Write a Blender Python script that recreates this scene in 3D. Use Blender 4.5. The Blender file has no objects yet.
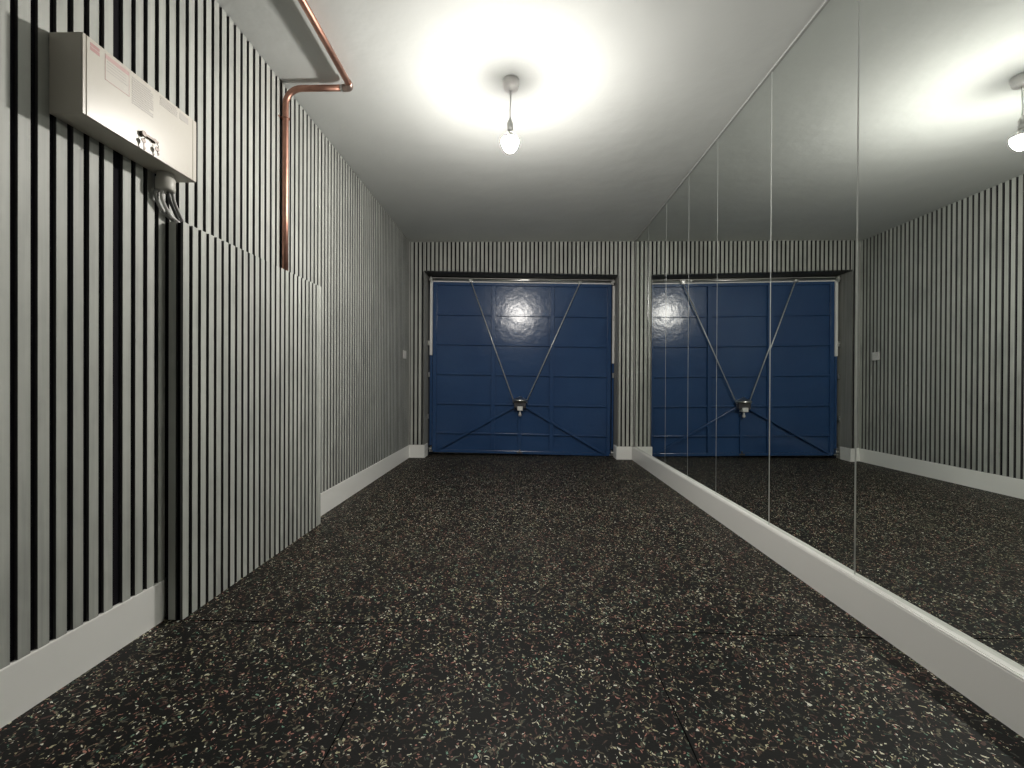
import bpy, bmesh, math, random
from mathutils import Vector, Matrix
random.seed(7)
S = bpy.context.scene
COL = S.collection
PI = math.pi

# ------------------------------------------------------------------ camera
cam = bpy.data.objects.new('camera', bpy.data.cameras.new('camera'))
COL.objects.link(cam)
R_ = Vector((0.999685, 0.024644, 0.004692)); U_ = Vector((-0.004787, 0.003785, 0.999981)); F_ = Vector((-0.024625, 0.999689, -0.003902))
m = Matrix.Identity(4)
for i in range(3):
    m[i][0] = R_[i]; m[i][1] = U_[i]; m[i][2] = -F_[i]
m[0][3], m[1][3], m[2][3] = 0, 0, 0.86
cam.matrix_world = m
cam.data.sensor_width = 36.0
cam.data.lens = 440.528 / 1024 * 36
cam.data.clip_start = 0.02
S.camera = cam

# ------------------------------------------------------------------ world, exposure
w = bpy.data.worlds.new('world'); S.world = w; w.use_nodes = True
w.node_tree.nodes['Background'].inputs['Color'].default_value = (0.6, 0.65, 0.7, 1)
w.node_tree.nodes['Background'].inputs['Strength'].default_value = 0.0
S.view_settings.view_transform = 'Standard'
S.view_settings.look = 'None'
S.view_settings.exposure = 0.0
S.view_settings.gamma = 1.0
S.view_settings.use_curve_mapping = False
S.cycles.use_denoising = True
S.cycles.caustics_reflective = True
S.cycles.sample_clamp_indirect = 0.0
S.cycles.max_bounces = 12
S.cycles.diffuse_bounces = 6
S.cycles.glossy_bounces = 6
S.cycles.use_guiding = True
BULB = 1200.0
S.cycles.blur_glossy = 0.25

# ------------------------------------------------------------------ materials
def mat(name, rgb, rough=0.6, metal=0.0, spec=0.5):
    M = bpy.data.materials.new(name); M.use_nodes = True
    b = M.node_tree.nodes['Principled BSDF']
    b.inputs['Base Color'].default_value = (*rgb, 1)
    b.inputs['Roughness'].default_value = rough
    b.inputs['Metallic'].default_value = metal
    b.inputs['Specular IOR Level'].default_value = spec
    return M
def nd(M, t, **kw):
    n = M.node_tree.nodes.new(t)
    for k, v in kw.items(): setattr(n, k, v)
    return n
def lk(M, a, b): M.node_tree.links.new(a, b)
def bsdf(M): return M.node_tree.nodes['Principled BSDF']
def coords(M, scale=(1, 1, 1), rot=(0, 0, 0)):
    tc = nd(M, 'ShaderNodeTexCoord'); mp = nd(M, 'ShaderNodeMapping')
    mp.inputs['Scale'].default_value = scale; mp.inputs['Rotation'].default_value = rot
    lk(M, tc.outputs['Object'], mp.inputs['Vector']); return mp.outputs['Vector']
def noise(M, vec, scale, detail=3, rough=0.5):
    n = nd(M, 'ShaderNodeTexNoise')
    n.inputs['Scale'].default_value = scale; n.inputs['Detail'].default_value = detail; n.inputs['Roughness'].default_value = rough
    lk(M, vec, n.inputs['Vector']); return n.outputs['Fac']
def ramp(M, fac, stops):
    r = nd(M, 'ShaderNodeValToRGB')
    e = r.color_ramp.elements
    while len(e) < len(stops): e.new(0.5)
    for k, (p, c) in enumerate(stops):
        e[k].position = p; e[k].color = (*c, 1) if len(c) == 3 else c
    lk(M, fac, r.inputs['Fac']); return r.outputs['Color']
def mth(M, op, a, b=None, clamp=False):
    n = nd(M, 'ShaderNodeMath', operation=op); n.use_clamp = clamp
    for i, v in enumerate((a, b)):
        if v is None: continue
        if isinstance(v, (int, float)): n.inputs[i].default_value = v
        else: lk(M, v, n.inputs[i])
    return n.outputs[0]
def mix(M, fac, a, b, bt='MIX'):
    n = nd(M, 'ShaderNodeMixRGB', blend_type=bt)
    for s, v in (('Fac', fac), ('Color1', a), ('Color2', b)):
        if isinstance(v, (int, float)): n.inputs[s].default_value = v
        elif isinstance(v, tuple): n.inputs[s].default_value = (*v, 1)
        else: lk(M, v, n.inputs[s])
    return n.outputs[0]
def bump(M, h, strength, dist=0.002):
    b = nd(M, 'ShaderNodeBump'); b.inputs['Strength'].default_value = strength; b.inputs['Distance'].default_value = dist
    lk(M, h, b.inputs['Height']); lk(M, b.outputs['Normal'], bsdf(M).inputs['Normal'])

def make_slat_mat():
    M = mat('grey_slat_veneer', (.4, .41, .39), .55)
    g = noise(M, coords(M, (60, 60, 2.2)), 1.0, 5, .6)
    c = noise(M, coords(M, (1, 1, .6)), 5.0, 4, .6)
    f = mth(M, 'ADD', mth(M, 'MULTIPLY', g, .45), mth(M, 'MULTIPLY', c, .55))
    col = ramp(M, f, [(.30, (.29, .303, .285)), (.5, (.435, .45, .42)), (.72, (.525, .54, .505))])
    geo = nd(M, 'ShaderNodeNewGeometry')
    tint = mth(M, 'ADD', mth(M, 'MULTIPLY', geo.outputs['Random Per Island'], .16), .92)
    hs = nd(M, 'ShaderNodeHueSaturation'); lk(M, col, hs.inputs['Color']); lk(M, tint, hs.inputs['Value'])
    lk(M, hs.outputs[0], bsdf(M).inputs['Base Color'])
    bump(M, g, .15)
    return M
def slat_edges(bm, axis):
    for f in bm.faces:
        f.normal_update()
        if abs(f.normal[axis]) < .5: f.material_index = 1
def make_board_mat():
    M = mat('grey_reveal_board', (.3, .3, .28), .6)
    g = noise(M, coords(M, (40, 40, 1.6)), 1.0, 5, .6)
    lk(M, ramp(M, g, [(.3, (.21, .21, .195)), (.7, (.33, .33, .31))]), bsdf(M).inputs['Base Color'])
    return M
def make_felt():
    M = mat('black_felt', (.006, .006, .009), .95, spec=.15)
    n = noise(M, coords(M), 700, 2)
    lk(M, ramp(M, n, [(.3, (.004, .004, .006)), (.75, (.012, .011, .016))]), bsdf(M).inputs['Base Color'])
    return M
def make_ceiling():
    M = mat('ceiling_paint', (.72, .73, .71), .85, spec=.25)
    v = coords(M)
    lk(M, ramp(M, noise(M, v, 2.2, 4), [(.3, (.62, .64, .625)), (.7, (.66, .68, .665))]), bsdf(M).inputs['Base Color'])
    bump(M, noise(M, v, 7, 3), .35, .012)
    return M
def make_paint(name, rgb, rough):
    M = mat(name, rgb, rough)
    bump(M, noise(M, coords(M), 60, 3), .06, .002)
    return M
def make_floor():
    M = mat('flecked_rubber', (.012, .012, .012), .62, spec=.22)
    tc = nd(M, 'ShaderNodeTexCoord'); P = tc.outputs['Object']
    warp = nd(M, 'ShaderNodeTexNoise'); warp.inputs['Scale'].default_value = 55; warp.inputs['Detail'].default_value = 2
    lk(M, P, warp.inputs['Vector'])
    sub = nd(M, 'ShaderNodeVectorMath', operation='SUBTRACT'); lk(M, warp.outputs['Color'], sub.inputs[0]); sub.inputs[1].default_value = (.5, .5, .5)
    scl = nd(M, 'ShaderNodeVectorMath', operation='SCALE'); lk(M, sub.outputs[0], scl.inputs[0]); scl.inputs['Scale'].default_value = .026
    add = nd(M, 'ShaderNodeVectorMath', operation='ADD'); lk(M, P, add.inputs[0]); lk(M, scl.outputs[0], add.inputs[1])
    base = ramp(M, noise(M, P, 160, 4, .7), [(.3, (.0022, .0022, .0022)), (.7, (.0085, .0087, .0083))])
    col = base
    DIM = [(0.0, (.085, .038, .032)), (.22, (.10, .065, .045)), (.45, (.12, .105, .07)), (.62, (.03, .055, .043)), (.72, (.16, .155, .11)), (.88, (.06, .062, .055))]
    LIT = [(0.0, (.52, .25, .20)), (.16, (.60, .57, .36)), (.36, (.85, .83, .64)), (.58, (.40, .36, .21)), (.70, (.22, .40, .29)), (.79, (.92, .92, .80)), (.91, (.55, .26, .20))]
    # rotation, scale, stretch, radius, share left out, offset, colours
    layers = [(0.35, 54, 4.2, .22, .62, 1.0, DIM), (1.45, 60, 4.0, .22, .62, 2.0, DIM), (2.5, 48, 3.6, .22, .62, 3.0, DIM),
              (0.9, 74, 2.4, .20, .80, 4.0, LIT), (2.0, 84, 2.8, .19, .80, 5.0, LIT), (2.9, 125, 1.4, .24, .86, 6.0, LIT)]
    dens = mth(M, 'MULTIPLY', mth(M, 'SUBTRACT', noise(M, P, 7, 3, .6), .5), .35)
    hgt = None
    for ang, sc, st, rad, keep, off, table in layers:
        rot = nd(M, 'ShaderNodeMapping'); rot.inputs['Rotation'].default_value = (0, 0, ang); rot.inputs['Location'].default_value = (off * 3.7, off * 1.9, off)
        lk(M, add.outputs[0], rot.inputs['Vector'])
        m2 = nd(M, 'ShaderNodeMapping'); m2.inputs['Scale'].default_value = (1.0 / st ** .5, st ** .5, 0)
        lk(M, rot.outputs[0], m2.inputs['Vector'])
        v = nd(M, 'ShaderNodeTexVoronoi', voronoi_dimensions='2D'); v.inputs['Scale'].default_value = sc
        lk(M, m2.outputs[0], v.inputs['Vector'])
        sp = nd(M, 'ShaderNodeSeparateColor'); lk(M, v.outputs['Color'], sp.inputs[0])
        d = mth(M, 'LESS_THAN', v.outputs['Distance'], mth(M, 'MULTIPLY', mth(M, 'ADD', sp.outputs[0], .35), rad))
        k = mth(M, 'GREATER_THAN', mth(M, 'ADD', sp.outputs[1], dens), keep)
        msk = mth(M, 'MULTIPLY', d, k)
        cc = ramp(M, sp.outputs[2], table)
        cc.node.color_ramp.interpolation = 'CONSTANT'
        col = mix(M, mth(M, 'MULTIPLY', msk, .9), col, cc)
        hgt = msk if hgt is None else mth(M, 'MAXIMUM', hgt, msk)
    lk(M, col, bsdf(M).inputs['Base Color'])
    lk(M, mth(M, 'ADD', mth(M, 'MULTIPLY', hgt, -.14), .60), bsdf(M).inputs['Roughness'])
    bump(M, noise(M, P, 220, 3), .25, .002)
    return M
def make_blue():
    M = mat('blue_door_paint', (.02, .07, .2), .20, spec=.5)
    v = coords(M)
    lk(M, ramp(M, noise(M, v, 1.5, 3), [(.3, (.024, .064, .165)), (.7, (.031, .078, .19))]), bsdf(M).inputs['Base Color'])
    bump(M, noise(M, v, 13, 4, .6), .22, .010)
    return M
def make_copper():
    M = mat('copper', (.55, .3, .22), .43, 1.0)
    v = coords(M)
    lk(M, ramp(M, noise(M, v, 14, 4), [(.3, (.36, .19, .145)), (.7, (.56, .31, .235))]), bsdf(M).inputs['Base Color'])
    return M
SLAT = make_slat_mat(); SEDGE = mat('shade_dark_slat_edge', (.085, .085, .085), .7);  BOARD = make_board_mat(); FELT = make_felt(); CEIL = make_ceiling()  # slat edges: raw edge tone, coloured darker to deepen shade in the gaps
SKIRT = make_paint('white_gloss_skirting', (.88, .88, .855), .35)
PLASTER = make_paint('painted_plaster', (.55, .55, .53), .8)
RUBBER = make_floor(); BLUE = make_blue(); COPPER = make_copper()
SOLDER = mat('dull_soldered_fitting', (.42, .33, .29), .45, .9)
MIRROR = mat('silvered_mirror', (.82, .85, .825), 0.0, 1.0)
EDGE = mat('polished_glass_edge', (.70, .73, .71), .28, .6)
MBACK = mat('dark_mirror_backing', (.03, .03, .03), .7)
ZINC = mat('zinc_plated_steel', (.66, .66, .64), .28, 1.0)
WSTEEL = mat('white_steel', (.82, .82, .80), .35)
DSTEEL = mat('dark_steel', (.16, .16, .17), .32, .9)
CREAM = make_paint('cream_enamel', (.565, .535, .47), .30)
CREAMD = mat('cream_shadow_gap', (.20, .18, .16), .6)
PINK = mat('faded_red_print', (.50, .27, .26), .5)
PPINK = mat('pale_pink_border', (.55, .36, .34), .5)
PGREY = mat('faded_grey_print', (.42, .39, .36), .5)
RODM = mat('pale_steel_rod', (.66, .68, .70), .35, .5)
LABEL = mat('label_paper', (.54, .505, .45), .4)
CHROME = mat('dark_reflection_chrome', (.13, .11, .10), .45, .6)  # metal coloured dark to stand for the dark surroundings it reflects
PLASTIC = mat('white_plastic', (.68, .67, .66), .4)
CABLE = mat('grey_cable_sheath', (.42, .42, .41), .45)
DCABLE = mat('dark_cable_sheath', (.05, .05, .05), .45)
DARKWOOD = mat('dark_frame_timber', (.03, .04, .06), .6)
GLOW = bpy.data.materials.new('glowing_bulb'); GLOW.use_nodes = True
_n = GLOW.node_tree; _n.nodes.clear()
_e = _n.nodes.new('ShaderNodeEmission'); _o = _n.nodes.new('ShaderNodeOutputMaterial')
_e.inputs['Color'].default_value = (1.0, .955, .89, 1); _e.inputs['Strength'].default_value = BULB
_n.links.new(_e.outputs[0], _o.inputs['Surface'])

# ------------------------------------------------------------------ mesh helpers
def box(bm, a, b, top=None):
    x0, y0, z0 = a; x1, y1, z1 = b
    vs = [bm.verts.new(p) for p in ((x0, y0, z0), (x1, y0, z0), (x1, y1, z0), (x0, y1, z0), (x0, y0, z1), (x1, y0, z1), (x1, y1, z1), (x0, y1, z1))]
    for f in ((3, 2, 1, 0), (4, 5, 6, 7), (0, 1, 5, 4), (1, 2, 6, 5), (2, 3, 7, 6), (3, 0, 4, 7)):
        bm.faces.new([vs[i] for i in f])
    return vs
def tube(bm, pts, r, n=14, caps=True):
    pts = [Vector(p) for p in pts]; rings = []
    up = None
    for i, p in enumerate(pts):
        t = (pts[min(i + 1, len(pts) - 1)] - pts[max(i - 1, 0)]).normalized()
        if up is None:
            up = Vector((0, 0, 1)) if abs(t.z) < .9 else Vector((1, 0, 0))
        up = (up - t * up.dot(t)).normalized(); s = t.cross(up)
        rr = r[i] if isinstance(r, (list, tuple)) else r
        rings.append([bm.verts.new(p + (up * math.cos(2 * PI * k / n) + s * math.sin(2 * PI * k / n)) * rr) for k in range(n)])
    for a, b in zip(rings, rings[1:]):
        for k in range(n):
            f = bm.faces.new((a[k], a[(k + 1) % n], b[(k + 1) % n], b[k])); f.smooth = True
    if caps:
        bm.faces.new(rings[0][::-1]); bm.faces.new(rings[-1])
def lathe(bm, prof, c, n=28):
    rings = []
    for r, z in prof:
        rings.append([bm.verts.new((c[0] + r * math.cos(2 * PI * k / n), c[1] + r * math.sin(2 * PI * k / n), c[2] + z)) for k in range(n)])
    for a, b in zip(rings, rings[1:]):
        for k in range(n):
            f = bm.faces.new((a[k], a[(k + 1) % n], b[(k + 1) % n], b[k])); f.smooth = True
    bm.faces.new(rings[0][::-1]); bm.faces.new(rings[-1])
def bar(bm, p, q, w_, t_, nrm):
    """flat strap from p to q, w_ wide in the plane across nrm, t_ thick along nrm"""
    p = Vector(p); q = Vector(q); d = (q - p).normalized(); nrm = Vector(nrm).normalized(); s = d.cross(nrm).normalized()
    vs = []
    for e in (p, q):
        for a, b in ((-1, -1), (1, -1), (1, 1), (-1, 1)):
            vs.append(bm.verts.new(e + s * a * w_ / 2 + nrm * b * t_ / 2))
    for f in ((3, 2, 1, 0), (4, 5, 6, 7), (0, 1, 5, 4), (1, 2, 6, 5), (2, 3, 7, 6), (3, 0, 4, 7)):
        bm.faces.new([vs[i] for i in f])
def obj(name, bm, mats, parent=None, bevel=0, label=None, cat=None, group=None, kind=None, segs=2):
    bmesh.ops.recalc_face_normals(bm, faces=bm.faces)
    me = bpy.data.meshes.new(name); bm.to_mesh(me); bm.free()
    for M in (mats if isinstance(mats, (list, tuple)) else [mats]): me.materials.append(M)
    o = bpy.data.objects.new(name, me); COL.objects.link(o)
    if parent:
        o.parent = parent; o.matrix_parent_inverse = parent.matrix_world.inverted()
    if bevel:
        b = o.modifiers.new('bevel', 'BEVEL'); b.width = bevel; b.segments = segs; b.limit_method = 'ANGLE'
    if label: o['label'] = label
    if cat: o['category'] = cat
    if group: o['group'] = group
    if kind: o['kind'] = kind
    return o
def thing(name, loc, label, cat, group=None, kind=None):
    o = bpy.data.objects.new(name, None); o.empty_display_size = .05
    o.matrix_world = Matrix.Translation(loc); COL.objects.link(o); o.location = loc
    bpy.context.view_layer.update()
    if label: o['label'] = label
    if cat: o['category'] = cat
    if group: o['group'] = group
    if kind: o['kind'] = kind
    return o
def B(*boxes):
    bm = bmesh.new()
    for a, b in boxes: box(bm, a, b)
    return bm

XL, XR, YD, H = -1.285, 1.249, 4.965, 2.447      # slat faces left, mirror face right, slat faces far, ceiling
SD, G = 0.009, 0.0175                            # slat depth, gap
SK = 0.1445
YN = -1.30                                       # near wall behind the camera

# ------------------------------------------------------------------ room shell
floor = obj('floor', B(((-1.45, YN - .1, -.06), (1.45, 5.45, 0))), RUBBER, kind='structure', label='black rubber gym floor with small multicoloured flecks', cat='floor')
seams = bmesh.new()
MSEAM = mat('mat_joint_shadow', (.002, .002, .002), .95, spec=.05)
def seam(p, q, w0, w1):
    p = Vector((*p, .0)); q = Vector((*q, .0)); s = (q - p).normalized().cross(Vector((0, 0, 1)))
    n = 24; prev = None
    for i in range(n + 1):
        t = i / n; c = p.lerp(q, t) + s * random.uniform(-.0008, .0008); ww = (w0 * (1 - t) + w1 * t) * random.uniform(.75, 1.2) / 2
        cur = [seams.verts.new(c + s * ww + Vector((0, 0, .0006))), seams.verts.new(c - s * ww + Vector((0, 0, .0006)))]
        if prev: seams.faces.new((prev[0], prev[1], cur[1], cur[0]))
        prev = cur
seam((-1.22, 1.549), (-.455, 1.549), .006, .003)
seam((-.45, 0.7), (-.443, 1.70), .0035, .0018)
seam((.398, 0.7), (.408, 1.75), .0045, .0018)
seam((.412, 1.532), (1.222, 1.517), .0035, .006)
seam((-.44, 1.555), (.412, 1.548), .0012, .0012)
obj('mat_joint', seams, MSEAM, parent=floor)
obj('ceiling', B(((-1.45, YN - .1, H), (1.45, 5.45, H + .08))), CEIL, kind='structure', label='plain white painted ceiling', cat='ceiling')
WX = XL - SD
wl = obj('wall_left', B(((-1.45, YN, 0), (WX - .004, YD + .4, H))), PLASTER, kind='structure', label='left wall clad in grey vertical slats', cat='wall')
wr = obj('wall_right', B(((XR + .008, YN, 0), (1.45, YD + .4, H))), PLASTER, kind='structure', label='right wall behind the mirror panels', cat='wall')
wn = obj('wall_near', B(((-1.45, YN - .1, 0), (1.45, YN, H))), PLASTER, kind='structure', label='plain wall behind the viewer', cat='wall')

OL, OR, OH0, OH1 = -1.120, 1.062, 2.108, 2.060   # opening: left, right, head height at its left and right
WY = YD + SD + .004
bm = bmesh.new()
box(bm, (-1.30, WY, 0), (OL - .012, 5.25, H)); box(bm, (OR + .012, WY, 0), (XR + .01, 5.25, H))
v = box(bm, (OL - .012, WY, 0), (OR + .012, 5.25, H))
for k in (0, 3): v[k].co.z = OH0 + .012
for k in (1, 2): v[k].co.z = OH1 + .012
box(bm, (-1.45, 5.30, 0), (1.45, 5.36, H))        # the outside face that closes off the recess behind the door
wf = obj('wall_far', bm, PLASTER, kind='structure', label='far wall of grey vertical slats around the blue garage door', cat='wall')
bm = bmesh.new()                                  # grey boards lining the recess
box(bm, (OL - .012, YD - .0, SK), (OL, 5.25, OH0)); box(bm, (OR, YD - .0, SK), (OR + .012, 5.25, OH1))
obj('reveal_board', bm, BOARD, parent=wf)
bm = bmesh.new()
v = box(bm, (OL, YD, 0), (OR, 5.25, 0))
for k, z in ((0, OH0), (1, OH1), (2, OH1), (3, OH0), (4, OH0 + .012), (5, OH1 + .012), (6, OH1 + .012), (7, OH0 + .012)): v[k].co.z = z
obj('soffit_board', bm, mat('shade_dark_soffit', (.07, .07, .066), .6), parent=wf)  # shadow under the lintel is put into this board's dark colour

def slats_y(bm, fb, y0, y1, z0, z1, x=XL, n=None, pitch=.0464, lead=0.0, gap=G, d=SD):
    """vertical slats along a side wall facing +x, from y0 to y1"""
    n = n or max(1, round((y1 - y0) / pitch)); p = (y1 - y0) / n
    for k in range(n):
        a = y0 + k * p + lead + gap / 2; b = y0 + (k + 1) * p + lead - gap / 2
        box(bm, (x - d, a, z0), (x, b, z1))
    box(fb, (x - d - .004, y0, z0), (x - d, y1, z1))

def felt_and_slats(name, fill, parent, label=None, axis=0):
    bs, bf = bmesh.new(), bmesh.new(); fill(bs, bf)
    f = obj(name, bf, FELT, parent=parent, label=label)
    slat_edges(bs, axis); obj('slat', bs, [SLAT, SEDGE], parent=f)
    return f
# wide joints between panels are at these depths along the left wall
bounds = [-1.30, -.74, -.036, .665, 1.3665, 2.07, 2.773, 3.52, 4.254, YD - .002]
for a, b in zip(bounds, bounds[1:]):
    ext = .0085 if abs(a - 1.3665) < .01 else .001
    ext2 = .0085 if abs(b - 1.3665) < .01 else .001
    zb = SK + .001
    def fill(bs, bf, a=a, b=b, e=ext, e2=ext2):
        n = max(1, round((b - a) / .0466)); p = (b - a - e - e2) / n
        for k in range(n):
            box(bs, (XL - SD, a + e + k * p + G / 2, zb), (XL, a + e + (k + 1) * p - G / 2, H - .001))
        box(bf, (XL - SD - .004, a, zb), (XL - SD, b, H - .001))
    felt_and_slats('slat_panel', fill, wl)
# far wall: slats run floor to ceiling each side of the recess, short ones over it
def fill(bs, bf):
    n = 54; x0 = XL + .002; p = (XR - .004 - x0) / n
    for k in range(n):
        a = x0 + k * p + G / 2; b = x0 + (k + 1) * p - G / 2; z0 = SK + .001
        if b > OL - .004 and a < OR + .004:
            if a < OL - .004 or b > OR + .004:
                if a < OL - .004:
                    if b - OL > .003: box(bs, (OL - .001, YD, OH0), (b, YD + SD, H - .001))
                    b = OL - .005
                else:
                    if OR - a > .003: box(bs, (a, YD, OH1), (OR + .001, YD + SD, H - .001))
                    a = OR + .005
                if b - a < .008: continue
            else:
                z0 = OH0 + (OH1 - OH0) * ((a + b) / 2 - OL) / (OR - OL)
        box(bs, (a, YD, z0), (b, YD + SD, H - .001))
    box(bf, (x0, YD + SD, SK + .001), (OL - .012, YD + SD + .004, H - .001))
    box(bf, (OR + .012, YD + SD, SK + .001), (XR - .004, YD + SD + .004, H - .001))
    v = box(bf, (OL - .012, YD + SD, OH0), (OR + .012, YD + SD + .004, H - .001))
    for k in (0, 3): v[k].co.z = OH0 + .012
    for k in (1, 2): v[k].co.z = OH1 + .012
felt_and_slats('slat_panel', fill, wf, axis=1)

# skirtings
def profile(bm, pts, y0, y1):
    a = [bm.verts.new((x, y0, z)) for x, z in pts]; b = [bm.verts.new((x, y1, z)) for x, z in pts]
    n = len(pts)
    for k in range(n): bm.faces.new((a[k], a[(k + 1) % n], b[(k + 1) % n], b[k]))
    bm.faces.new(a[::-1]); bm.faces.new(b)
BX0, BX1, BXF, BZ = 1.549, 2.628, -1.218, 1.430   # boxing: near end, far end, face, top
SX = XL + .0015
bm = bmesh.new()
LP = [(WX - .003, 0), (SX, 0), (SX, SK - .003), (SX - .002, SK), (WX - .003, SK)]
profile(bm, LP, YN, BX0 - .001); profile(bm, LP, BX1 + .001, YD - .012)
obj('baseboard_left', bm, SKIRT, kind='structure', label='white skirting board along the foot of the slatted left wall', cat='skirting board')
bm = bmesh.new()
box(bm, (WX, YD - .012, 0), (OL + .012, YD + .008, SK)); box(bm, (OL - .010, YD + .008, 0), (OL + .012, 5.12, SK))
obj('baseboard_far', bm, SKIRT, kind='structure', bevel=.002, label='short white skirting wrapping the corner left of the blue door', cat='skirting board')
bm = bmesh.new()
box(bm, (OR - .012, YD - .012, 0), (1.222, YD + .008, SK)); box(bm, (OR - .012, YD + .008, 0), (OR + .010, 5.12, SK))
obj('baseboard_far_right', bm, SKIRT, kind='structure', bevel=.002, label='short white skirting wrapping the corner right of the blue door', cat='skirting board')
bm = bmesh.new()
RP = [(XR + .008, 0), (1.2225, 0), (1.2225, .136), (1.2262, .1372), (1.2262, .1395), (1.2232, .1405), (1.2240, .1425), (1.2290, .1425), (1.2295, .1402), (1.2335, .1402), (1.2340, .1428), (XR + .008, .1430)]
profile(bm, RP, YN, YD - .012)
obj('baseboard_right', bm, SKIRT, kind='structure', label='long white moulded skirting board below the mirrors', cat='skirting board')
bm = bmesh.new()
box(bm, (XR - .006, .5, H - .011), (XR + .008, YD - .006, H - .0005))
obj('trim_1', bm, mat('shade_grey_channel', (.42, .425, .42), .5, 0), kind='structure', label='slim pale channel holding the tops of the mirrors', cat='trim')  # channel's grey imitates the ceiling in shade

# ------------------------------------------------------------------ mirror panels
edges = [(.515, 1.10), (1.10, 1.682), (1.682, 2.261), (2.261, 2.875), (2.875, 3.367), (3.367, 3.893), (3.893, 4.442), (4.442, 4.956)]
yaw = [0, .35, -.10, .0, 0.0, .0, .0, .0]
mlabel = ['nearest tall mirror panel of all, before the one reflecting the light bulb',
          'widest-looking tall mirror panel, reflecting the light bulb and slatted wall',
          'second tall mirror panel, reflecting the right half of the blue door',
          'third tall mirror panel, reflecting the latch in the middle of the blue door',
          'fourth tall mirror panel, where the reflected dark rod slants down to the latch',
          'narrow-looking fifth mirror panel, reflecting the top end of a door rod and its bracket',
          'second last mirror panel before the slatted far wall, reflecting the near edge of the door',
          'last and narrowest-looking mirror panel, touching the slatted far wall']
Z0, Z1 = .1434, H - .0114
for (a, b), yw, lb in zip(edges, yaw, mlabel):
    g = .0014; hb = (b - a) / 2 - g; c0, c1 = [{1.682: .0038, 2.261: .0028}.get(e, .0016) for e in (a, b)]
    t = thing('mirror_panel', (XR + .0045, (a + b) / 2, Z0), lb, 'mirror', 'tall mirror panels covering the right wall')
    bm = bmesh.new(); box(bm, (0, -hb, 0), (.0035, hb, Z1 - Z0))
    # front plate with narrow polished bevels on its two long edges
    v = [bm.verts.new(p) for p in ((0, -hb, 0), (-.004, -hb + c0, 0), (-.004, hb - c1, 0), (0, hb, 0), (0, -hb, Z1 - Z0), (-.004, -hb + c0, Z1 - Z0), (-.004, hb - c1, Z1 - Z0), (0, hb, Z1 - Z0))]
    fm = bm.faces.new((v[1], v[2], v[6], v[5]))
    e1 = bm.faces.new((v[0], v[1], v[5], v[4])); e2 = bm.faces.new((v[2], v[3], v[7], v[6]))
    bm.faces.new((v[3], v[2], v[1], v[0])); bm.faces.new((v[4], v[5], v[6], v[7]))
    for f in bm.faces: f.material_index = 2
    fm.material_index = 0; e1.material_index = 1; e2.material_index = 1
    o = obj('glass', bm, [MIRROR, EDGE, MBACK]); o.parent = t
    t.rotation_euler = (0, 0, math.radians(yw))

# ------------------------------------------------------------------ slatted boxing
bxg = thing('pipe_boxing', (BXF - .03, (BX0 + BX1) / 2, 0), 'low slatted grey boxing projecting from the left wall, below the copper pipe', 'boxing')
bs, bf = bmesh.new(), bmesh.new()
n = 24; lead = .0305; p = (BX1 - .030 - BX0 - lead) / n
box(bs, (BXF - SD, BX0 + .0005, .001), (BXF, BX0 + .0285, BZ))
for k in range(n):
    a = BX0 + lead + .0155 + k * p; box(bs, (BXF - SD, a, .001), (BXF, a + p - .0155 if k < n - 1 else BX1 - .037, BZ))
box(bf, (BXF - SD - .012, BX0 + .012, .001), (BXF - SD, BX1 - .012, BZ - .0005))
slat_edges(bs, 0); fr = obj('front_panel', bf, FELT, parent=bxg); obj('slat', bs, [SLAT, SEDGE], parent=fr)
bs, bf = bmesh.new(), bmesh.new()
box(bf, (XL + .0005, BX0 + SD, .001), (BXF - SD, BX0 + SD + .012, BZ - .0005))
box(bs, (BXF - .052, BX0 - .0, .001), (BXF - .026, BX0 + SD, BZ))
slat_edges(bs, 1); sd = obj('side_panel', bf, FELT, parent=bxg); obj('slat', bs, [SLAT, SEDGE], parent=sd)
obj('end_post', B(((XL + .0005, BX1 - .036, .001), (BXF + .001, BX1, BZ))), SLAT, parent=bxg, bevel=.0008, segs=1)
for a, b in ((1.67, 2.283), (2.327, BX1 - .037)): obj('top_board', B(((XL + .001, a, BZ - .014), (BXF - SD - .012, b, BZ - .002))), FELT, parent=bxg)

# ------------------------------------------------------------------ fuse box
FX = -1.190; F0, F1, FB, FT = 1.161, 1.576, 1.580, 1.800
fb = thing('fuse_box', (XL, (F0 + F1) / 2, FB), 'cream metal electrical fuse box with faded labels mounted high on the slats', 'fuse box')
obj('case', B(((XL + .001, F0, FB), (FX - .003, F1, FT))), CREAM, parent=fb, bevel=.003, segs=3)
cv = obj('cover', B(((FX - .003, F0 + .0115, FB + .001), (FX, F1 - .019, FT - .001))), CREAM, parent=fb, bevel=.001)
obj('side_lip', B(((FX - .003, F0 + .0005, FB + .001), (FX - .0002, F0 + .0095, FT - .001))), CREAM, parent=fb, bevel=.001)
obj('side_lip', B(((FX - .003, F1 - .0175, FB + .001), (FX - .0002, F1 - .0005, FT - .001))), CREAM, parent=fb, bevel=.001)
for g0, g1 in ((F0 + .0095, F0 + .0115), (F1 - .019, F1 - .0175)):
    obj('shadow_gap', B(((FX - .0032, g0, FB + .002), (FX - .0022, g1, FT - .002))), CREAMD, parent=fb)
def flat(bm, y0, y1, z0, z1, h=.0003): box(bm, (FX - .0005, y0, z0), (FX + h, y1, z1))
bm = bmesh.new(); flat(bm, 1.182, 1.209, 1.767, 1.777); flat(bm, 1.182, 1.209, 1.779, 1.788)
obj('warning_sticker', bm, PINK, parent=cv, label='small faded red sticker')
bm = bmesh.new(); flat(bm, 1.225, 1.302, 1.715, 1.788)
lb = obj('instruction_label', bm, LABEL, parent=cv, label='pink bordered instruction label')
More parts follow.
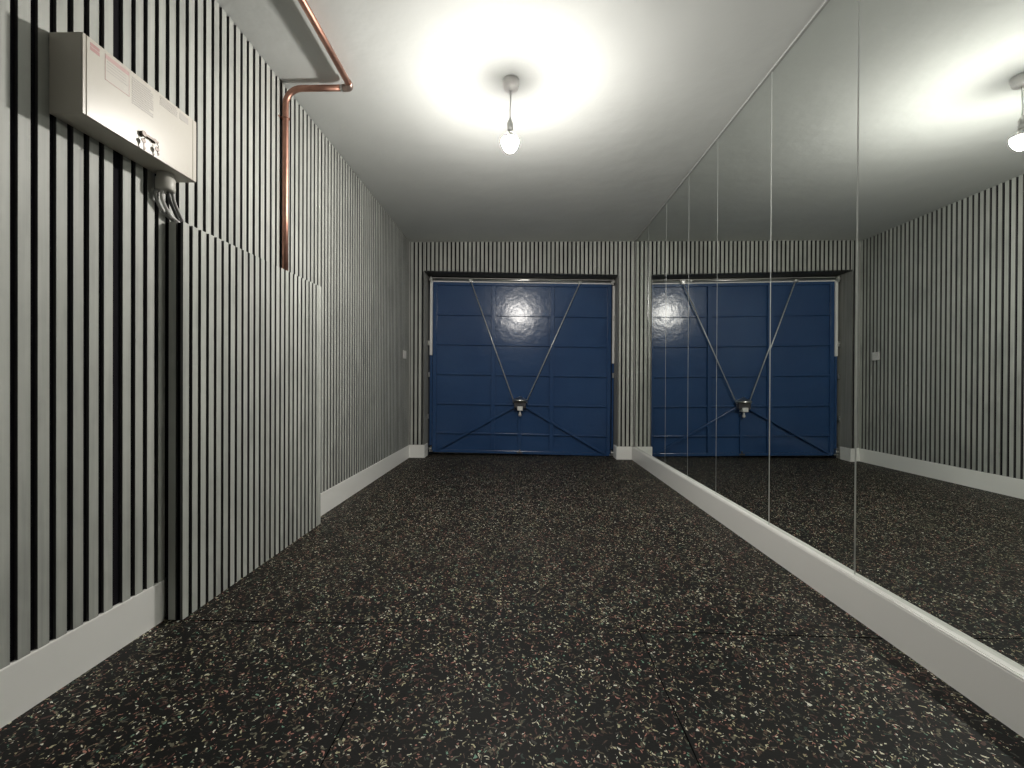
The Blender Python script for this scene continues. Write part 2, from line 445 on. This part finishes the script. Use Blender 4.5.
bm = bmesh.new(); flat(bm, 1.225, 1.302, 1.776, 1.788, .0005)
for s in ((1.225, 1.2262, 1.715, 1.788), (1.3008, 1.302, 1.715, 1.788), (1.225, 1.302, 1.715, 1.7168)): flat(bm, *s, .0005)
obj('label_border', bm, PPINK, parent=cv)
bm = bmesh.new()
for k in range(4): flat(bm, 1.230, 1.297 - random.uniform(0, .01), 1.768 - k * .0085, 1.7705 - k * .0085, .0005)
for k in range(12):
    z = 1.784 - k * .0070
    flat(bm, 1.311, 1.388 - (.0 if k % 3 else random.uniform(0, .02)), z - .0040, z, .0005)
for k in range(6):
    z = 1.791 - k * .0050
    flat(bm, 1.414, 1.485 + random.uniform(-.006, .006), z - .0026, z, .0005)
flat(bm, 1.497, 1.536, 1.766, 1.788, .0004)
PGREYP = mat('pale_grey_print', (.46, .43, .40), .5)
obj('printed_text', bm, PGREYP, parent=cv)
# latch with a hanging key at each end
bm = bmesh.new()
tube(bm, [(FX, 1.345, 1.628), (FX + .010, 1.345, 1.628)], .0085)
tube(bm, [(FX, 1.388, 1.629), (FX + .008, 1.388, 1.629)], .0065)
bar(bm, (FX + .006, 1.338, 1.629), (FX + .006, 1.400, 1.629), .007, .005, (1, 0, 0))
bm.faces.ensure_lookup_table()
lt = obj('latch', bm, CHROME, parent=cv, bevel=.0008, label='metal latch')
for y, z, L, a in ((1.342, 1.622, .044, .05), (1.393, 1.622, .036, .12)):
    bm = bmesh.new()
    tube(bm, [(FX + .009, y, z - .001), (FX + .011, y + .004, z - .006), (FX + .011, y, z - .012)], .0012, 8)
    tube(bm, [(FX + .0085, y, z - .017), (FX + .0105, y, z - .017)], .0075, 16)
    bar(bm, (FX + .0095, y, z - .022), (FX + .0095, y + a * L, z - L), .0042, .002, (1, 0, 0))
    bar(bm, (FX + .0095, y + .004, z - L + .004), (FX + .0095, y + .004, z - L + .009), .005, .002, (1, 0, 0))
    obj('key', bm, CHROME, parent=lt)
bm = bmesh.new(); lathe(bm, [(.014, -.062), (.027, -.060), (.029, -.055), (.029, -.018), (.025, -.014), (.025, .0005)], (-1.249, 1.508, FB), 24)
obj('cable_gland', bm, mat('grey_plastic_gland', (.5, .49, .45), .45), parent=fb, label='round grey plastic cable gland')

# cables dropping behind the boxing
def curve(pts, n=8):
    P = [Vector(p) for p in pts]; P = [P[0] * 2 - P[1]] + P + [P[-1] * 2 - P[-2]]; out = []
    for i in range(1, len(P) - 2):
        for k in range(n):
            t = k / n; a, b, c, d = P[i - 1:i + 3]
            out.append(.5 * (2 * b + (c - a) * t + (2 * a - 5 * b + 4 * c - d) * t * t + (3 * b - 3 * c + d - a) * t ** 3))
    out.append(P[-2]); return out
zt = FB - .061
for pts, r, M, lb in (
    ([(-1.266, 1.490, zt), (-1.270, 1.494, 1.49), (-1.275, 1.530, 1.455), (-1.276, 1.584, 1.427), (-1.276, 1.586, 1.30)], .0050, CABLE, 'pale grey cable hanging leftmost under the fuse box'),
    ([(-1.252, 1.497, zt), (-1.256, 1.504, 1.49), (-1.262, 1.545, 1.452), (-1.260, 1.586, 1.427), (-1.260, 1.589, 1.30)], .0058, PLASTIC, 'white cable curving down second from left under the fuse box'),
    ([(-1.240, 1.508, zt), (-1.243, 1.522, 1.49), (-1.256, 1.570, 1.450), (-1.264, 1.603, 1.425), (-1.264, 1.605, 1.30)], .0052, DCABLE, 'dark cable between the pale ones under the fuse box'),
    ([(-1.237, 1.524, zt), (-1.241, 1.540, 1.49), (-1.254, 1.590, 1.450), (-1.259, 1.619, 1.425), (-1.259, 1.624, 1.30)], .0054, CABLE, 'rightmost grey cable going down behind the slatted boxing')):
    bm = bmesh.new(); tube(bm, curve(pts), r, 12)
    obj('electrical_cable', bm, M, label=lb, cat='cable', group='cables under the fuse box')

# ------------------------------------------------------------------ copper pipe
PR = .0155; PX, PY, PZ = XL + .024, 2.305, 2.407
cp = thing('copper_pipe', (PX, PY, 1.30), 'copper gas pipe rising up the slatted wall and turning along the ceiling', 'pipe')
arc = []
RB = .085
for k in range(11):
    a = PI / 2 * k / 10
    arc.append((PX + RB - RB * math.cos(a), PY, PZ - RB + RB * math.sin(a)))
bm = bmesh.new(); tube(bm, [(PX, PY, 1.30), (PX, PY, 1.8)] + arc + [(-.95, PY, PZ)], PR, 20)
obj('riser', bm, COPPER, parent=cp)
bm = bmesh.new(); tube(bm, [(-.912, 2.265, PZ), (-.905, 1.9, PZ), (-.885, .2, PZ), (-.868, YN + .01, PZ)], PR, 20)
obj('ceiling_run', bm, COPPER, parent=cp)
bm = bmesh.new()
el = [(-.955, PY, PZ)] + [(-.935 + .022 * math.sin(a), PY - .022 + .022 * math.cos(a), PZ) for a in (0, .4, .8, 1.2, PI / 2)] + [(-.912, 2.262, PZ)]
tube(bm, el, PR + .003, 20)
obj('elbow', bm, SOLDER, parent=cp, label='dull soldered elbow fitting')
bm = bmesh.new(); tube(bm, [(-.966, PY, PZ), (-.952, PY, PZ)], PR + .0015, 20)
obj('solder_collar', bm, ZINC, parent=cp, label='silvery solder collar')
bm = bmesh.new()
zc = 2.250
tube(bm, [(PX + (PR + .003) * math.cos(a), PY + (PR + .003) * math.sin(a), zc) for a in [k * PI / 8 for k in range(17)]], .0028, 8, caps=False)
box(bm, (XL + .0005, PY - .028, zc - .004), (XL + .004, PY + .028, zc + .004))
box(bm, (XL + .001, PY - .005, zc - .004), (PX - PR, PY + .005, zc + .004))
obj('pipe_clip', bm, COPPER, parent=cp)

# ------------------------------------------------------------------ pendant light
LX, LY = -.070, 2.318
pl = thing('pendant_lamp', (LX, LY, H), 'bare glowing bulb hanging on a short white flex from a ceiling rose', 'ceiling lamp')
bm = bmesh.new(); lathe(bm, [(.038, -.001), (.0435, -.004), (.0435, -.026), (.041, -.030), (.039, -.044), (.033, -.051), (.012, -.0535), (.0045, -.057)], (LX, LY, H))
obj('ceiling_rose', bm, PLASTIC, parent=pl)
bm = bmesh.new(); tube(bm, curve([(LX, LY, H - .05), (LX - .001, LY, 2.34), (LX - .004, LY, 2.29), (LX - .0035, LY, 2.235)]), .0034, 10)
obj('flex', bm, PLASTIC, parent=pl)
c = (LX - .0035, LY, 2.185)
bm = bmesh.new(); lathe(bm, [(.0165, -.012), (.0165, .000), (.0145, .002), (.0145, .012), (.0160, .014), (.0160, .034), (.012, .044), (.006, .058), (.004, .066)], c)
obj('lamp_holder', bm, PLASTIC, parent=pl)
bm = bmesh.new()
lathe(bm, [(.012, -.010), (.0145, -.016), (.020, -.024), (.031, -.036), (.0415, -.047), (.0438, -.051), (.0438, -.053)], c, 24)
obj('bulb_housing', bm, PLASTIC, parent=pl)
bm = bmesh.new()
lathe(bm, [(.0434, -.0525), (.0452, -.0575), (.0454, -.064), (.0425, -.076), (.036, -.090), (.027, -.104), (.016, -.114), (.006, -.118)], c, 20)
obj('bulb', bm, GLOW, parent=pl, label='glowing pear-shaped bulb')

# ------------------------------------------------------------------ light switch
sw = thing('light_switch', (XL, 4.728, 1.11), 'small white light switch on the left wall near the far corner', 'light switch')
obj('face_plate', B(((XL - .0005, 4.685, 1.110), (XL + .014, 4.771, 1.196))), PLASTIC, parent=sw, bevel=.003)
obj('rocker', B(((XL + .014, 4.716, 1.138), (XL + .018, 4.740, 1.168))), PLASTIC, parent=sw, bevel=.001)

# ------------------------------------------------------------------ garage door
DY = 5.155; DL, DR, DB, DT = -1.062, 1.024, .020, 2.020
gd = thing('door_1', (0, DY, 0), 'closed blue up-and-over garage door with crossed rods in the far wall', 'garage door', kind='structure')
TW = math.radians(.75)
sheet = B(((DL, DY + .022, DB), (DR, DY + .030, DT)))
leaf = obj('door_panel', sheet, BLUE, parent=gd, label='blue sheet steel panel')
def ribs(lst, d=.018, bev=.004, name='stiffener'):
    for x0, x1, z0, z1 in lst:
        bm = bmesh.new(); box(bm, (x0, DY + .022 - d, z0), (x1, DY + .023, z1))
        obj(name, bm, BLUE, parent=leaf, bevel=bev)
ribs([(DL, DL + .045, DB, DT), (DR - .045, DR, DB, DT), (DL + .045, DR - .045, DT - .035, DT), (DL + .045, DR - .045, DB, DB + .035)], .024, .003, 'frame_rail')
ribs([(-.372, -.322, DB + .035, DT - .035), (.312, .362, DB + .035, DT - .035), (-.055, -.010, DB + .035, .50)], .026, .003, 'upright')
rows = [1.640, 1.292, .943, .595, .250]
for z in rows: ribs([(DL + .045, -.372, z - .009, z + .009), (-.322, .312, z - .009, z + .009), (.362, DR - .045, z - .009, z + .009)], .020, .003, 'cross_rib')
HX, HZ = -.030, .600
for x, z in ((-1.000, .050), (.955, .045)):
    s = -1 if x < 0 else 1
    bm = bmesh.new(); bar(bm, (HX + s * .055, DY - .008, HZ - .02), (x, DY - .008, z), .024, .014, (0, 1, 0))
    obj('brace', bm, BLUE, parent=leaf, bevel=.002)
for x in (-.615, .655):
    s = -1 if x < 0 else 1
    bm = bmesh.new(); tube(bm, [(HX + s * .072, DY - .022, .632), (x, DY - .012, 2.030)], .0065, 10)
    obj('lock_rod', bm, RODM, parent=leaf, label='shiny steel locking rod')
lk_ = bmesh.new(); lathe(lk_, [(.086, 0), (.088, .010), (.080, .022), (.052, .036), (.020, .048), (.012, .058)], (HX, DY - .040, HZ + .040))
hub = obj('latch_hub', lk_, ZINC, parent=leaf, label='round steel latch hub')
bm = B(((HX - .070, DY - .075, HZ - .040), (HX + .070, DY - .004, HZ + .045)))
obj('latch_body', bm, DSTEEL, parent=hub, bevel=.010)
bm = bmesh.new(); bar(bm, (HX - .085, DY - .045, HZ + .034), (HX + .085, DY - .045, HZ + .030), .016, .010, (0, 1, 0))
obj('latch_arm', bm, ZINC, parent=hub, bevel=.002)
bm = bmesh.new(); box(bm, (HX - .031, DY - .092, HZ - .066), (HX + .031, DY - .006, HZ - .018))
obj('latch_handle', bm, WSTEEL, parent=hub, bevel=.003, label='pale square latch handle')
bm = bmesh.new(); lathe(bm, [(.006, -.135), (.014, -.130), (.018, -.115), (.012, -.100), (.010, -.074)], (HX, DY - .05, HZ), 18)
obj('knob', bm, PLASTIC, parent=hub)
obj('foot_bolt', B(((HX - .035, DY - .012, .03), (HX + .030, DY + .006, .045)), ((HX - .006, DY - .014, .03), (HX + .008, DY - .004, .075))), DSTEEL, parent=leaf)
for s in (-1, 1):
    x = DL if s < 0 else DR
    bm = B(((x - s * .012, DY - .030, .028), (x + s * .030, DY + .01, .040)), ((x + s * .006, DY - .030, .03), (x + s * .014, DY + .01, .088)))
    tube(bm, [(x + s * .004, DY - .018, .062), (x + s * .034, DY - .018, .062)], .017, 16)
    obj('roller', bm, ZINC, parent=leaf, bevel=.001)
# fixed frame, header rail and side guides
fr = bmesh.new(); box(fr, (OL, 5.195, 0), (OL + .05, 5.245, OH1)); box(fr, (OR - .05, 5.195, 0), (OR, 5.245, OH1)); box(fr, (OL, 5.195, DT - .02), (OR, 5.245, OH1 - .003))
obj('timber_frame', fr, DARKWOOD, parent=gd)
obj('side_guide', B(((DL - .034, DY - .012, 1.16), (DL - .004, DY + .018, 2.03)), ((DL - .028, DY - .016, 1.16), (DL - .022, DY - .012, 2.03))), WSTEEL, parent=gd, bevel=.002)
obj('side_guide', B(((OR - .026, DY - .012, 1.10), (OR - .002, DY + .018, 2.00))), WSTEEL, parent=gd, bevel=.002)
obj('guide_strip', B(((DL - .030, DY - .002, .10), (DL - .004, DY + .018, 1.158))), BLUE, parent=gd)
obj('guide_strip', B(((OR - .026, DY - .002, .10), (OR - .004, DY + .018, 1.098))), BLUE, parent=gd)
for x, z in ((OL + .012, 1.30), (OL + .018, .93), (OL + .008, .44), (OR - .014, 1.62), (OR - .014, .96)):
    bm = B(((x - .010, DY - .022, z - .028), (x + .010, DY - .010, z + .028)))
    tube(bm, [(x, DY - .030, z), (x, DY - .020, z)], .006, 10)
    obj('hinge_bracket', bm, ZINC, parent=gd, bevel=.001)
bm = bmesh.new(); box(bm, (DL - .01, DY + .0, 2.018), (DR + .01, DY + .035, 2.072))
hd = obj('header_rail', bm, WSTEEL, parent=gd, bevel=.004)
bm = bmesh.new(); tube(bm, [(DL - .02, DY - .022, 2.046), (DR + .012, DY - .022, 2.046)], .014, 14)
obj('torsion_bar', bm, ZINC, parent=hd)
for x in (-.615, .655):
    bm = B(((x - .034, DY - .030, 2.045), (x + .034, DY + .004, 2.062)), ((x - .018, DY - .036, 2.010), (x + .018, DY - .004, 2.050)))
    tube(bm, [(x, DY - .044, 2.022), (x, DY - .02, 2.022)], .012, 12)
    obj('rod_bracket', bm, ZINC, parent=hd, bevel=.002)
obj('centre_bracket', B(((-.045, DY - .036, 2.036), (.065, DY - .01, 2.062))), ZINC, parent=hd, bevel=.004)
for x in (DL - .015, DR + .010):
    bm = bmesh.new(); tube(bm, [(x, DY - .050, 2.040), (x, DY + .006, 2.040)], .020, 14); box(bm, (x - .006, DY - .055, 2.005), (x + .006, DY - .02, 2.07))
    obj('pivot_bracket', bm, ZINC, parent=hd, bevel=.001)
def out_of_square(o):                              # the old door hangs a little out of square
    for ch in o.children:
        if ch.type == 'MESH' and ch.name.split('.')[0] != 'timber_frame':
            for v in ch.data.vertices:
                v.co.z -= .0150 * v.co.x; v.co.x += .0030 * (v.co.z - 1)
        out_of_square(ch)
out_of_square(gd)
